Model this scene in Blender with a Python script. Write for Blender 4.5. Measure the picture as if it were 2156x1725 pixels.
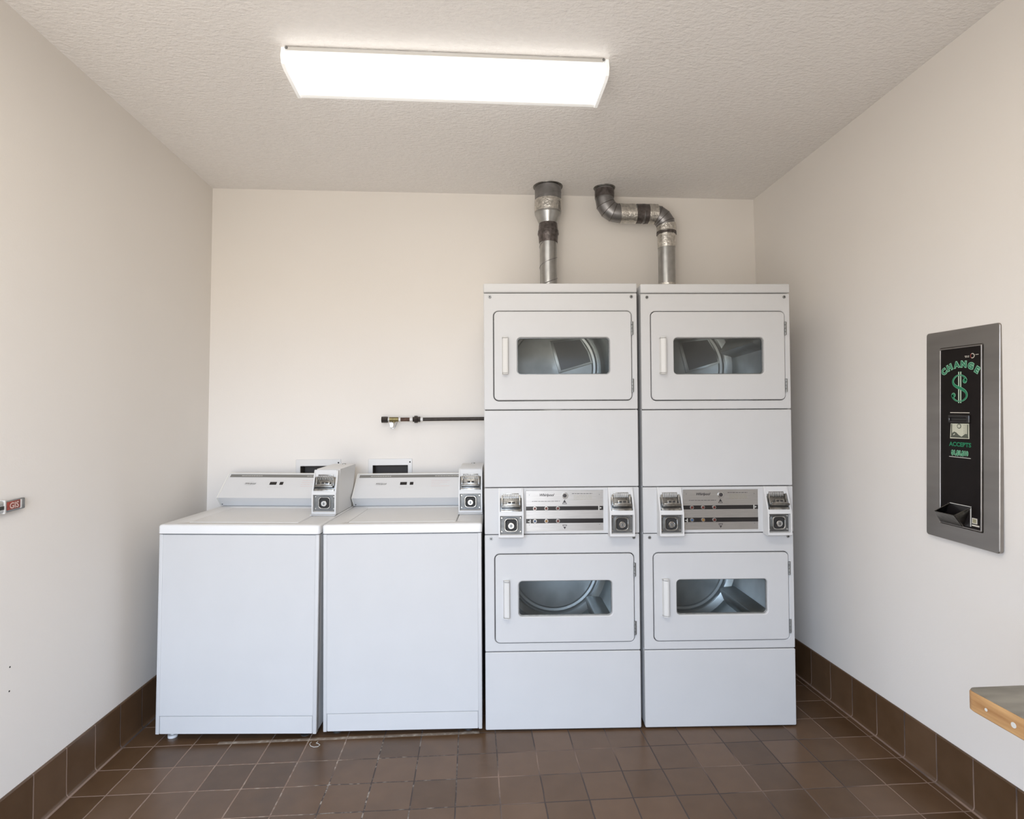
import bpy, bmesh, math, random
from mathutils import Matrix, Vector, Euler
random.seed(7)
for o in list(bpy.data.objects): bpy.data.objects.remove(o)
SC = bpy.context.scene; COL = SC.collection

# ------------------------------------------------------------------ camera
CX, CY, CZ = 1.5086, -2.5540, 1.3595
YAW, PIT, ROL, FPX = -0.06781, 0.02212, -0.006025, 1210.78
def cam_dir(a, b):                      # a right, b down, both over the focal length
    c, s = math.cos(ROL), math.sin(ROL); a, b = c*a+s*b, -s*a+c*b
    v = (a, 1.0, -b)
    c, s = math.cos(PIT), math.sin(PIT); v = (v[0], c*v[1]-s*v[2], s*v[1]+c*v[2])
    c, s = math.cos(YAW), math.sin(YAW); return Vector((c*v[0]-s*v[1], s*v[0]+c*v[1], v[2]))
fw = cam_dir(0, 0).normalized(); rt = (cam_dir(1, 0)-cam_dir(0, 0)).normalized(); up = rt.cross(fw)
cd = bpy.data.cameras.new('camera'); cam = bpy.data.objects.new('camera', cd); COL.objects.link(cam)
cam.matrix_world = Matrix(((rt.x, up.x, -fw.x, CX), (rt.y, up.y, -fw.y, CY), (rt.z, up.z, -fw.z, CZ), (0, 0, 0, 1)))
cd.sensor_fit = 'HORIZONTAL'; cd.sensor_width = 36; cd.lens = 36*FPX/2156; cd.clip_start = 0.02
SC.camera = cam
# ------------------------------------------------------------------ light
W = bpy.data.worlds.new('daylight'); SC.world = W; W.use_nodes = True
bg = W.node_tree.nodes['Background']; _n, _l = W.node_tree.nodes, W.node_tree.links
SKY, GROUND, WS = (0.66, 0.80, 1.02), (0.46, 0.43, 0.39), 21.0      # open sky above the horizon, sunlit pale paving below it
_tc = _n.new('ShaderNodeTexCoord'); _sx = _n.new('ShaderNodeSeparateXYZ'); _l.new(_tc.outputs['Generated'], _sx.inputs[0])
_mr = _n.new('ShaderNodeMapRange'); _mr.inputs['From Min'].default_value = -.04; _mr.inputs['From Max'].default_value = .04; _l.new(_sx.outputs[2], _mr.inputs[0])
_mx = _n.new('ShaderNodeMix'); _mx.data_type = 'RGBA'; _l.new(_mr.outputs[0], _mx.inputs[0]); _mx.inputs[6].default_value = (*GROUND, 1); _mx.inputs[7].default_value = (*SKY, 1)
_l.new(_mx.outputs[2], bg.inputs[0]); bg.inputs[1].default_value = WS
LAMP = 5.2                              # diffuser emission of the ceiling fixture
fl = bpy.data.lights.new('rear_fill_light', 'AREA'); fl.shape = 'RECTANGLE'; fl.size = 1.2; fl.size_y = .25; fl.energy = 31; fl.color = (1, .95, .88)  # added fill lamp with no fixture, unseen, brightens the side walls
fo = bpy.data.objects.new('rear_fill_light', fl); COL.objects.link(fo); fo.location = (1.45, -1.75, 2.62)
SC.view_settings.view_transform = 'Standard'; SC.view_settings.look = 'None'
SC.view_settings.exposure = -0.58; SC.view_settings.gamma = 1.0; SC.view_settings.use_curve_mapping = False
pl = bpy.data.lights.new('doorway_portal', 'AREA'); pl.shape = 'RECTANGLE'; pl.size = 1.5; pl.size_y = 2.1
pl.cycles.is_portal = True
po = bpy.data.objects.new('doorway_portal', pl); COL.objects.link(po); po.location = (.87, -3.17, 1.05); po.rotation_euler = (math.pi/2, 0, 0)

# ------------------------------------------------------------------ materials
def nt(m): return m.node_tree.nodes, m.node_tree.links
def mat(name, col, rough=0.5, metal=0.0, bump=0.0, bscale=60.0, bdist=0.002, var=0.0, vscale=5.0, coat=0.0, spec=0.5, stretch=None, detail=4.0):
    m = bpy.data.materials.new(name); m.use_nodes = True; N, L = nt(m); P = N['Principled BSDF']
    P.inputs['Base Color'].default_value = (*col, 1); P.inputs['Roughness'].default_value = rough
    P.inputs['Metallic'].default_value = metal; P.inputs['Coat Weight'].default_value = coat
    P.inputs['Specular IOR Level'].default_value = spec
    tc = N.new('ShaderNodeTexCoord'); src = tc.outputs['Object']
    if stretch:
        mp = N.new('ShaderNodeMapping'); mp.inputs['Scale'].default_value = stretch; L.new(src, mp.inputs[0]); src = mp.outputs[0]
    if bump:
        n = N.new('ShaderNodeTexNoise'); n.inputs['Scale'].default_value = bscale; n.inputs['Detail'].default_value = detail
        L.new(src, n.inputs['Vector']); b = N.new('ShaderNodeBump'); b.inputs['Strength'].default_value = bump
        b.inputs['Distance'].default_value = bdist; L.new(n.outputs[0], b.inputs['Height']); L.new(b.outputs[0], P.inputs['Normal'])
    n = N.new('ShaderNodeTexNoise'); n.inputs['Scale'].default_value = vscale; L.new(src, n.inputs['Vector'])
    r = N.new('ShaderNodeMapRange'); r.inputs['From Min'].default_value = .3; r.inputs['From Max'].default_value = .7
    r.inputs['To Min'].default_value = 1-var; r.inputs['To Max'].default_value = 1+var; L.new(n.outputs[0], r.inputs[0])
    mx = N.new('ShaderNodeVectorMath'); mx.operation = 'SCALE'; mx.inputs[0].default_value = col; L.new(r.outputs[0], mx.inputs['Scale'])
    L.new(mx.outputs[0], P.inputs['Base Color'])
    return m
M = {}
M['wall'] = mat('cream_wall_paint', (0.79, 0.752, 0.705), .75, bump=.25, bscale=170, bdist=.0012, var=.015, vscale=1.5)
M['ceil'] = mat('textured_ceiling_paint', (0.845, 0.815, 0.785), .85, bump=1.0, bscale=60, bdist=.005, var=.02, vscale=40, stretch=(1, 1.6, 1), detail=6)
M['enamel'] = mat('white_enamel', (0.55, 0.547, 0.543), .50, bump=.04, bscale=320, bdist=.0004, var=.012, vscale=6, spec=.3)
M['porcelain_lit'] = mat('lit_porcelain_top', (0.70, 0.697, 0.69), .38, var=.01, spec=.4)  # whiter than the cabinet enamel: ceiling light on the tops painted in
M['boxpaint'] = mat('coin_box_paint', (0.62, 0.617, 0.61), .45, var=.01, spec=.3)
M['slidemetal'] = mat('worn_slide_metal', (0.30, 0.295, 0.28), .30, 1.0, bump=.3, bscale=90, bdist=.0006, var=.3, vscale=70)
M['lockplate'] = mat('dull_lock_plate', (0.15, 0.15, 0.145), .45, .9, bump=.2, bscale=140, bdist=.0005, var=.2, vscale=40)
M['enamel_cream'] = mat('ivory_enamel', (0.80, 0.785, 0.74), .35, var=.01)
M['plastic'] = mat('white_plastic', (0.70, 0.69, 0.675), .4, var=.01)
M['handle'] = mat('off_white_handle', (0.62, 0.61, 0.585), .5, var=.01, spec=.3)
M['dark'] = mat('dark_gap_and_shade', (0.03, 0.028, 0.026), .7)
M['black'] = mat('black_plastic', (0.012, 0.010, 0.010), .3, var=.1)
M['blackpanel'] = mat('black_panel', (0.008, 0.0055, 0.005), .45, var=.15, vscale=12, spec=.2)
M['steel'] = mat('brushed_steel', (0.44, 0.425, 0.405), .42, 1.0, bump=.12, bscale=90, bdist=.0004, var=.06, vscale=14, stretch=(1, 1, 14))
M['steelv'] = mat('brushed_steel_frame', (0.33, 0.31, 0.29), .40, 1.0, bump=.1, bscale=90, bdist=.0004, var=.08, vscale=3, stretch=(1, 1, 6))
M['chrome'] = mat('chrome', (0.52, 0.52, 0.505), .24, 1.0, bump=.15, bscale=60, bdist=.0006, var=.05)
M['chromed'] = mat('worn_dark_chrome', (0.18, 0.175, 0.165), .32, 1.0, bump=.25, bscale=90, bdist=.0006, var=.25, vscale=60)
M['castmetal'] = mat('cast_grey_metal', (0.27, 0.275, 0.27), .42, .85, bump=.2, bscale=140, bdist=.0005, var=.15, vscale=40)
M['galv'] = mat('galvanised_sheet', (0.40, 0.40, 0.39), .30, 1.0, bump=.08, bscale=30, bdist=.001, var=.12, vscale=22)
M['duct_dark'] = mat('dull_duct_metal', (0.27, 0.265, 0.265), .42, 1.0, bump=.12, bscale=35, bdist=.001, var=.2, vscale=18)
M['foil'] = mat('crinkled_foil_tape', (0.62, 0.60, 0.56), .27, 1.0, bump=.9, bscale=75, bdist=.004, var=.25, vscale=60)
M['darktape'] = mat('dark_duct_tape', (0.11, 0.095, 0.09), .33, .6, bump=.7, bscale=55, bdist=.004, var=.35, vscale=50)
M['drum'] = mat('drum_steel', (0.66, 0.68, 0.68), .30, .85, bump=.06, bscale=18, bdist=.001, var=.08, vscale=10)
M['drumback'] = mat('drum_rear_steel', (0.52, 0.53, 0.53), .42, .7, bump=.1, bscale=40, bdist=.001, var=.1, vscale=12)
M['pipe'] = mat('black_iron_pipe', (0.030, 0.022, 0.018), .42, .4, bump=.2, bscale=120, bdist=.0005, var=.3, vscale=60)
M['rust'] = mat('rusty_iron', (0.085, 0.045, 0.03), .6, .3, bump=.3, bscale=120, bdist=.0008, var=.35, vscale=80)
M['brass'] = mat('olive_brass', (0.22, 0.18, 0.08), .4, .8, var=.2, vscale=60)
M['greyband'] = mat('grey_band_print', (0.20, 0.195, 0.18), .45)
M['printlight'] = mat('pale_print', (0.55, 0.54, 0.50), .5)
M['printfaint'] = mat('faint_grey_print', (0.60, 0.57, 0.55), .5)
M['printpink'] = mat('faint_pink_print', (0.72, 0.58, 0.56), .5)
M['printdark'] = mat('dark_print', (0.035, 0.03, 0.03), .5)
M['printolive'] = mat('olive_print', (0.30, 0.28, 0.17), .5)
M['green'] = mat('green_ink', (0.010, 0.19, 0.085), .5)
M['greenl'] = mat('pale_green_ink', (0.26, 0.55, 0.36), .5)
M['greend'] = mat('deep_green_ink', (0.02, 0.16, 0.085), .5)
M['cream'] = mat('cream_ink', (0.62, 0.58, 0.50), .5)
M['bill'] = mat('bill_paper', (0.55, 0.55, 0.43), .55)
M['billdark'] = mat('bill_ink', (0.09, 0.10, 0.075), .55)
M['red'] = mat('red_label', (0.26, 0.045, 0.03), .5, var=.3, vscale=120)
M['pinkish'] = mat('pale_letter', (0.62, 0.45, 0.40), .5)
M['blueled'] = mat('blue_button', (0.05, 0.09, 0.16), .25)
M['amber'] = mat('amber_button', (0.24, 0.13, 0.04), .25)
M['maroon'] = mat('maroon_button', (0.10, 0.025, 0.02), .25)
M['recess'] = mat('recess_box_inside', (0.10, 0.085, 0.075), .7)
M['laminate'] = mat('grey_laminate', (0.20, 0.185, 0.155), .42, bump=.05, bscale=20, var=.28, vscale=9, stretch=(1, 3.0, 1))
M['outside'] = mat('pale_concrete', (0.35, 0.36, 0.37), .9, var=.1)

def wood():
    m = bpy.data.materials.new('oak_edge'); m.use_nodes = True; N, L = nt(m); P = N['Principled BSDF']
    tc = N.new('ShaderNodeTexCoord'); mp = N.new('ShaderNodeMapping'); mp.inputs['Scale'].default_value = (30, 3, 30)
    L.new(tc.outputs['Object'], mp.inputs[0]); n = N.new('ShaderNodeTexNoise'); n.inputs['Scale'].default_value = 2.2; n.inputs['Detail'].default_value = 8
    L.new(mp.outputs[0], n.inputs['Vector']); cr = N.new('ShaderNodeValToRGB'); L.new(n.outputs[0], cr.inputs[0])
    cr.color_ramp.elements[0].position = .3; cr.color_ramp.elements[0].color = (0.27, 0.125, 0.04, 1)
    cr.color_ramp.elements[1].position = .7; cr.color_ramp.elements[1].color = (0.50, 0.30, 0.13, 1)
    L.new(cr.outputs[0], P.inputs['Base Color']); P.inputs['Roughness'].default_value = .5
    return m
M['oak'] = wood()
def perforated():
    m = mat('perforated_steel', (0.20, 0.20, 0.21), .5, .6); N, L = nt(m); P = N['Principled BSDF']
    tc = N.new('ShaderNodeTexCoord'); v = N.new('ShaderNodeTexVoronoi'); v.inputs['Scale'].default_value = 130; v.inputs['Randomness'].default_value = .1
    L.new(tc.outputs['Object'], v.inputs['Vector']); r = N.new('ShaderNodeMapRange'); r.inputs['From Min'].default_value = .18; r.inputs['From Max'].default_value = .3
    L.new(v.outputs['Distance'], r.inputs[0]); mx = N.new('ShaderNodeMix'); mx.data_type = 'RGBA'; L.new(r.outputs[0], mx.inputs[0])
    mx.inputs[6].default_value = (.03, .03, .03, 1); mx.inputs[7].default_value = (.24, .24, .25, 1); L.new(mx.outputs[2], P.inputs['Base Color'])
    return m
M['perf'] = perforated()
def glass():
    m = bpy.data.materials.new('door_glass'); m.use_nodes = True; N, L = nt(m)
    for n in list(N):
        if n.type != 'OUTPUT_MATERIAL': N.remove(n)
    t = N.new('ShaderNodeBsdfTransparent'); t.inputs[0].default_value = (.90, .93, .92, 1); g = N.new('ShaderNodeBsdfGlossy'); g.inputs['Roughness'].default_value = .03
    f = N.new('ShaderNodeFresnel'); f.inputs[0].default_value = 1.55; mx = N.new('ShaderNodeMixShader')
    L.new(f.outputs[0], mx.inputs[0]); L.new(t.outputs[0], mx.inputs[1]); L.new(g.outputs[0], mx.inputs[2]); L.new(mx.outputs[0], N['Material Output'].inputs[0])
    return m
M['glass'] = glass()
def emis(name, col, s):
    m = mat(name, (.9, .9, .88), .5); P = m.node_tree.nodes['Principled BSDF']
    P.inputs['Emission Color'].default_value = (*col, 1); P.inputs['Emission Strength'].default_value = s; return m
M['diffuser'] = emis('lit_acrylic_diffuser', (1.0, 0.985, 0.95), LAMP)

M['litcap'] = emis('lit_acrylic_end', (1.0, 0.985, 0.95), 0.45)

TP = 0.16
def tile_mat(name, axes, edges=(), dirt=False):
    """quarry tile on a world grid of pitch TP; axes picks the two world axes that carry joints"""
    m = bpy.data.materials.new(name); m.use_nodes = True; N, L = nt(m); P = N['Principled BSDF']
    geo = N.new('ShaderNodeNewGeometry'); sx = N.new('ShaderNodeSeparateXYZ'); L.new(geo.outputs['Position'], sx.inputs[0])
    def math_(op, a, b=None):
        n = N.new('ShaderNodeMath'); n.operation = op
        for i, v in enumerate((a, b)):
            if v is None: continue
            if isinstance(v, (int, float)): n.inputs[i].default_value = v
            else: L.new(v, n.inputs[i])
        return n.outputs[0]
    wob = N.new('ShaderNodeTexNoise'); wob.inputs['Scale'].default_value = 9; L.new(geo.outputs['Position'], wob.inputs['Vector'])
    w = math_('MULTIPLY', math_('SUBTRACT', wob.outputs[0], .5), .035)
    ds, cells = [], []
    for ax in axes:
        c = math_('DIVIDE', sx.outputs[ax], TP); cells.append(math_('FLOOR', c))
        fr = math_('FRACT', math_('ADD', c, w)); ds.append(math_('MULTIPLY', math_('MINIMUM', fr, math_('SUBTRACT', 1.0, fr)), TP))
    d = ds[0]
    for x in ds[1:]: d = math_('MINIMUM', d, x)
    for ax, v in edges: d = math_('MINIMUM', d, math_('ABSOLUTE', math_('SUBTRACT', sx.outputs[ax], v)))
    gm = N.new('ShaderNodeMapRange'); gm.inputs['From Min'].default_value = .0016; gm.inputs['From Max'].default_value = .0032
    gm.inputs['To Min'].default_value = 1; gm.inputs['To Max'].default_value = 0; L.new(d, gm.inputs[0]); grout = gm.outputs[0]
    cc = N.new('ShaderNodeCombineXYZ'); L.new(cells[0], cc.inputs[0])
    if len(cells) > 1: L.new(cells[1], cc.inputs[1])
    wn = N.new('ShaderNodeTexWhiteNoise'); wn.noise_dimensions = '3D'; L.new(cc.outputs[0], wn.inputs['Vector'])
    tn = N.new('ShaderNodeTexNoise'); tn.inputs['Scale'].default_value = 14; tn.inputs['Detail'].default_value = 7; L.new(geo.outputs['Position'], tn.inputs['Vector'])
    cr = N.new('ShaderNodeValToRGB'); L.new(math_('ADD', math_('MULTIPLY', wn.outputs[0], .5), math_('MULTIPLY', tn.outputs[0], .5)), cr.inputs[0])
    e = cr.color_ramp.elements; e[0].position = .2; e[0].color = (0.074, 0.039, 0.017, 1); e[1].position = .8; e[1].color = (0.128, 0.074, 0.041, 1)
    base = cr.outputs[0]
    gn = N.new('ShaderNodeTexNoise'); gn.inputs['Scale'].default_value = 1.7; gn.inputs['Detail'].default_value = 6; L.new(geo.outputs['Position'], gn.inputs['Vector'])
    gc = N.new('ShaderNodeValToRGB'); L.new(gn.outputs[0], gc.inputs[0]); e = gc.color_ramp.elements
    e[0].position = .44; e[0].color = (0.055, 0.042, 0.038, 1); e[1].position = .56; e[1].color = (0.24, 0.165, 0.125, 1)
    if dirt:   # joints by the walls stay light and clean, the walked-on middle is grimed
        r = N.new('ShaderNodeMapRange'); r.inputs['From Min'].default_value = .55; r.inputs['From Max'].default_value = 1.45
        r.inputs['To Min'].default_value = -.13; r.inputs['To Max'].default_value = .12
        L.new(math_('ABSOLUTE', math_('SUBTRACT', sx.outputs[0], 1.75)), r.inputs[0]); L.new(math_('ADD', gn.outputs[0], r.outputs[0]), gc.inputs[0])
    mx = N.new('ShaderNodeMix'); mx.data_type = 'RGBA'; L.new(grout, mx.inputs[0]); L.new(base, mx.inputs[6]); L.new(gc.outputs[0], mx.inputs[7])
    out = mx.outputs[2]
    if dirt:   # pale lint and limescale in the joints and along the washer fronts
        sn = N.new('ShaderNodeTexNoise'); sn.inputs['Scale'].default_value = 38; sn.inputs['Detail'].default_value = 8; L.new(geo.outputs['Position'], sn.inputs['Vector'])
        sh = N.new('ShaderNodeMapRange'); sh.inputs['From Min'].default_value = .50; sh.inputs['From Max'].default_value = .72; L.new(sn.outputs[0], sh.inputs[0])
        yb = math_('LESS_THAN', math_('ABSOLUTE', math_('SUBTRACT', sx.outputs[1], 0.004)), .011)
        xb = math_('MULTIPLY', math_('GREATER_THAN', sx.outputs[0], .42), math_('LESS_THAN', sx.outputs[0], 1.53))
        front = math_('MULTIPLY', yb, xb)
        xz = N.new('ShaderNodeMapRange'); xz.inputs['From Min'].default_value = .75; xz.inputs['From Max'].default_value = .1
        L.new(math_('ABSOLUTE', math_('SUBTRACT', sx.outputs[0], .95)), xz.inputs[0])
        gw = math_('MULTIPLY', math_('MULTIPLY', grout, xz.outputs[0]), sh.outputs[0])
        allw = math_('MINIMUM', math_('ADD', gw, math_('MULTIPLY', front, math_('ADD', math_('MULTIPLY', sh.outputs[0], .5), .35))), 1.0)
        m2 = N.new('ShaderNodeMix'); m2.data_type = 'RGBA'; L.new(allw, m2.inputs[0]); L.new(out, m2.inputs[6]); m2.inputs[7].default_value = (.46, .41, .35, 1)
        out = m2.outputs[2]
        pn = N.new('ShaderNodeTexNoise'); pn.inputs['Scale'].default_value = 3.2; pn.inputs['Detail'].default_value = 8; L.new(geo.outputs['Position'], pn.inputs['Vector'])
        pr = N.new('ShaderNodeMapRange'); pr.inputs['From Min'].default_value = .5; pr.inputs['From Max'].default_value = .72; pr.inputs['To Max'].default_value = .55
        L.new(pn.outputs[0], pr.inputs[0]); m3 = N.new('ShaderNodeMix'); m3.data_type = 'RGBA'; m3.inputs[7].default_value = (.05, .033, .022, 1)
        L.new(math_('MULTIPLY', pr.outputs[0], xz.outputs[0]), m3.inputs[0]); L.new(out, m3.inputs[6]); out = m3.outputs[2]
    L.new(out, P.inputs['Base Color'])
    rr = N.new('ShaderNodeMapRange'); rr.inputs['To Min'].default_value = .31; rr.inputs['To Max'].default_value = .8; L.new(grout, rr.inputs[0]); L.new(rr.outputs[0], P.inputs['Roughness'])
    bh = math_('SUBTRACT', math_('MULTIPLY', tn.outputs[0], .25), grout)
    b = N.new('ShaderNodeBump'); b.inputs['Strength'].default_value = .5; b.inputs['Distance'].default_value = .0015; L.new(bh, b.inputs['Height']); L.new(b.outputs[0], P.inputs['Normal'])
    return m
M['floor'] = tile_mat('quarry_tile_floor', (0, 1), edges=((0, 3.2385), (0, .0215)), dirt=True)
M['base_side'] = tile_mat('quarry_tile_base_side', (1,), edges=((2, .0),))
M['base_back'] = tile_mat('quarry_tile_base_back', (0,), edges=((2, .0),))

# ------------------------------------------------------------------ mesh helpers
class MB:
    def __init__(s): s.v, s.f, s.m = [], [], []
    def add(s, v, f, mi=0):
        o = len(s.v); s.v += [tuple(p) for p in v]; s.f += [tuple(i+o for i in q) for q in f]; s.m += [mi]*len(f); return s
    def box(s, x0, x1, y0, y1, z0, z1, bev=0.0, mi=0, seg=2, skip=()):
        bm = bmesh.new(); bmesh.ops.create_cube(bm, size=1)
        for v in bm.verts: v.co = Vector(((x0+x1)/2+v.co.x*(x1-x0), (y0+y1)/2+v.co.y*(y1-y0), (z0+z1)/2+v.co.z*(z1-z0)))
        if bev: bmesh.ops.bevel(bm, geom=list(bm.edges), offset=bev, segments=seg, affect='EDGES', profile=.5)
        bm.verts.index_update(); s.add([v.co for v in bm.verts], [[v.index for v in f.verts] for f in bm.faces], mi); bm.free(); return s
    def loft(s, loops, caps=(True, True), wrap=False, mi=0):
        n = len(loops[0]); v = [p for l in loops for p in l]; f = []
        K = len(loops)
        for k in range(K if wrap else K-1):
            a, b = k*n, ((k+1) % K)*n
            f += [(a+i, a+(i+1) % n, b+(i+1) % n, b+i) for i in range(n)]
        if not wrap:
            if caps[0]: f.append(tuple(range(n))[::-1])
            if caps[1]: f.append(tuple((K-1)*n+i for i in range(n)))
        return s.add(v, f, mi)
    def prism(s, poly, a0, a1, fn, mi=0):            # poly of 2-D points, extruded from a0 to a1; fn(p, q, a) -> xyz
        return s.loft([[fn(p, q, a0) for p, q in poly], [fn(p, q, a1) for p, q in poly]], mi=mi)
    def cyl(s, c, axis, r, h, n=24, mi=0, r2=None, bev=0):
        ax = Vector(axis).normalized(); t = ax.orthogonal().normalized(); u = ax.cross(t); c = Vector(c); r2 = r if r2 is None else r2
        ring = lambda R, d: [c+ax*d+(t*math.cos(2*math.pi*i/n)+u*math.sin(2*math.pi*i/n))*R for i in range(n)]
        L = [ring(r, 0), ring(r2, h)] if not bev else [ring(r, 0), ring(r2, h-bev), ring(r2-bev, h)]
        return s.loft(L, mi=mi)
    def tube(s, pts, r, n=10, mi=0, closed=False):
        pts = [Vector(p) for p in pts]; rs = r if isinstance(r, (list, tuple)) else [r]*len(pts); loops = []; prev = None; K = len(pts)
        for i, p in enumerate(pts):
            a = pts[(i-1) % K] if (i > 0 or closed) else p; b = pts[(i+1) % K] if (i < K-1 or closed) else p
            d = (b-a).normalized()
            if prev is None: t = d.orthogonal().normalized()
            else: t = (prev-d*prev.dot(d)).normalized()
            prev = t; u = d.cross(t); loops.append([p+(t*math.cos(2*math.pi*k/n)+u*math.sin(2*math.pi*k/n))*rs[i] for k in range(n)])
        return s.loft(loops, wrap=closed, mi=mi)
    def build(s, name, mats, parent=None, ang=35, origin=None):
        me = bpy.data.meshes.new(name); me.from_pydata(s.v, [], s.f)
        bm = bmesh.new(); bm.from_mesh(me); bmesh.ops.recalc_face_normals(bm, faces=bm.faces); bm.to_mesh(me); bm.free()
        for m in (mats if isinstance(mats, (list, tuple)) else [mats]): me.materials.append(M[m])
        for p, i in zip(me.polygons, s.m): p.material_index = i
        me.shade_smooth(); me.set_sharp_from_angle(angle=math.radians(ang))
        o = bpy.data.objects.new(name, me); COL.objects.link(o)
        if parent: o.parent = parent
        return o
def rr(x0, x1, z0, z1, r, n=6):
    P = []
    for cx, cz, a0 in ((x1-r, z1-r, 0), (x0+r, z1-r, 90), (x0+r, z0+r, 180), (x1-r, z0+r, 270)):
        for i in range(n+1):
            a = math.radians(a0+90*i/n); P.append((cx+r*math.cos(a), cz+r*math.sin(a)))
    return P
FR = lambda p, d: (p[0], d, p[1])                    # front-plane mapping: d is local depth (negative = toward the room)
TOPM = lambda p, d: (p[0], p[1], -d)                 # flat plate, d measured downwards
def plate(mb, R, yf, yb, r=.004, bev=.002, fn=FR, hole=None, hr=.01, n=6, mi=0):
    x0, x1, z0, z1 = R; o = rr(x0, x1, z0, z1, r, n); oi = rr(x0+bev, x1-bev, z0+bev, z1-bev, max(r-bev, .0005), n)
    if hole is None: return mb.loft([[fn(p, yb) for p in o], [fn(p, yf+bev) for p in o], [fn(p, yf) for p in oi]], mi=mi)
    a, b, c, d = hole; h = rr(a, b, c, d, hr, n); ho = rr(a-bev, b+bev, c-bev, d+bev, hr+bev, n)
    return mb.loft([[fn(p, yb) for p in o], [fn(p, yf+bev) for p in o], [fn(p, yf) for p in oi], [fn(p, yf) for p in ho], [fn(p, yf+bev) for p in h], [fn(p, yb) for p in h]], wrap=True, mi=mi)
def lathe(mb, prof, cx, cz, n=64, mi=0):             # about the local y axis; prof = [(r, y)]
    return mb.loft([[(cx+r*math.cos(2*math.pi*i/n), y, cz+r*math.sin(2*math.pi*i/n)) for i in range(n)] for r, y in prof], caps=(False, False), mi=mi)
def text(s, size, shear=0.0, offset=0.0, align='CENTER'):
    c = bpy.data.curves.new('lettering', 'FONT'); c.body = s; c.size = size; c.shear = shear; c.offset = offset; c.resolution_u = 3
    c.align_x = align; o = bpy.data.objects.new('lettering', c); COL.objects.link(o); bpy.context.view_layer.update()
    me = bpy.data.meshes.new_from_object(o.evaluated_get(bpy.context.evaluated_depsgraph_get()))
    v = [(p.co.x, p.co.y) for p in me.vertices]; f = [list(p.vertices) for p in me.polygons]
    bpy.data.objects.remove(o); bpy.data.curves.remove(c); return v, f
def put(mb, vf, fn, mi=0): return mb.add([fn(x, y) for x, y in vf[0]], vf[1], mi)
def root(name, loc, label, cat, rz=0.0, ry=0.0, group=None):
    o = bpy.data.objects.new(name, None); COL.objects.link(o); o.location = loc; o.rotation_euler = (0, ry, rz); o.empty_display_size = .1
    o['label'] = label; o['category'] = cat
    if group: o['group'] = group
    return o
def struct(o): o['kind'] = 'structure'; return o
def copy_tree(o, parent=None):
    c = o.copy(); COL.objects.link(c)
    if parent: c.parent = parent
    for ch in list(o.children): copy_tree(ch, c)
    return c

# ------------------------------------------------------------------ room shell
H, YB, YF = 2.6925, .7765, -3.15
xl = lambda z: .012+.034*z/H
xr = lambda z: 3.248-.048*z/H
struct(MB().add([(-.05, YF-.1, 0), (3.35, YF-.1, 0), (3.35, YB+.2, 0), (-.05, YB+.2, 0)], [(0, 1, 2, 3)]).build('floor', 'floor'))
struct(MB().add([(-.05, YF-.1, H), (3.35, YF-.1, H), (3.35, YB+.2, H), (-.05, YB+.2, H)], [(0, 1, 2, 3)]).build('ceiling', 'ceil'))
struct(MB().add([(xl(0), YF, 0), (xl(0), YB, 0), (xl(H), YB, H), (xl(H), YF, H)], [(0, 1, 2, 3)]).build('wall_left', 'wall'))
struct(MB().add([(xr(0), YF, 0), (xr(0), YB, 0), (xr(H), YB, H), (xr(H), YF, H)], [(0, 1, 2, 3)]).build('wall_right', 'wall'))
BOX = [(.535, .735), (.938, 1.136)]; BZ = (.93, 1.118)   # recessed supply boxes in the back wall
mb = MB(); xs = [-.02, BOX[0][0], BOX[0][1], BOX[1][0], BOX[1][1], 3.28]; zs = [0, BZ[0], BZ[1], H]
for i in range(5):
    for k in range(3):
        if k == 1 and i in (1, 3): continue
        mb.add([(xs[i], YB, zs[k]), (xs[i+1], YB, zs[k]), (xs[i+1], YB, zs[k+1]), (xs[i], YB, zs[k+1])], [(0, 1, 2, 3)])
struct(mb.build('wall_back', 'wall'))
DX0, DX1, DZ = .12, 1.62, 2.10                           # open doorway behind the photographer
mb = MB()
for a, b, c, d in ((-.02, DX0, 0, H), (DX1, 3.28, 0, H), (DX0, DX1, DZ, H)):
    mb.box(a, b, YF-.12, YF, c, d)
struct(mb.build('wall_front', 'wall'))
mb = MB()
for a, b, c, d in ((DX0-.06, DX0, 0, DZ+.06), (DX1, DX1+.06, 0, DZ+.06), (DX0, DX1, DZ, DZ+.06)): mb.box(a, b, YF-.13, YF+.02, c, d, .004)
struct(mb.build('door_1', 'enamel_cream'))
def cove(x, sgn, top=.180):                              # tile cove base profile, thickness toward the wall
    P = []
    for i in range(6):
        a = math.radians(90*i/5); P.append((x-sgn*.014*(1-math.sin(a)), .014*(1-math.cos(a))))
    P += [(x, top-.004), (x+sgn*.003, top), (x+sgn*.02, top), (x+sgn*.02, 0)]; return P
struct(MB().prism(cove(3.238, 1), YF, YB, lambda p, q, a: (p, a, q)).build('baseboard_right', 'base_side'))
struct(MB().prism(cove(.0225, -1), YF, YB, lambda p, q, a: (p, a, q)).build('baseboard_left', 'base_side'))
struct(MB().prism(cove(YB-.010, 1), .02, 3.235, lambda p, q, a: (a, p, q)).build('baseboard_back', 'base_back'))

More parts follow.
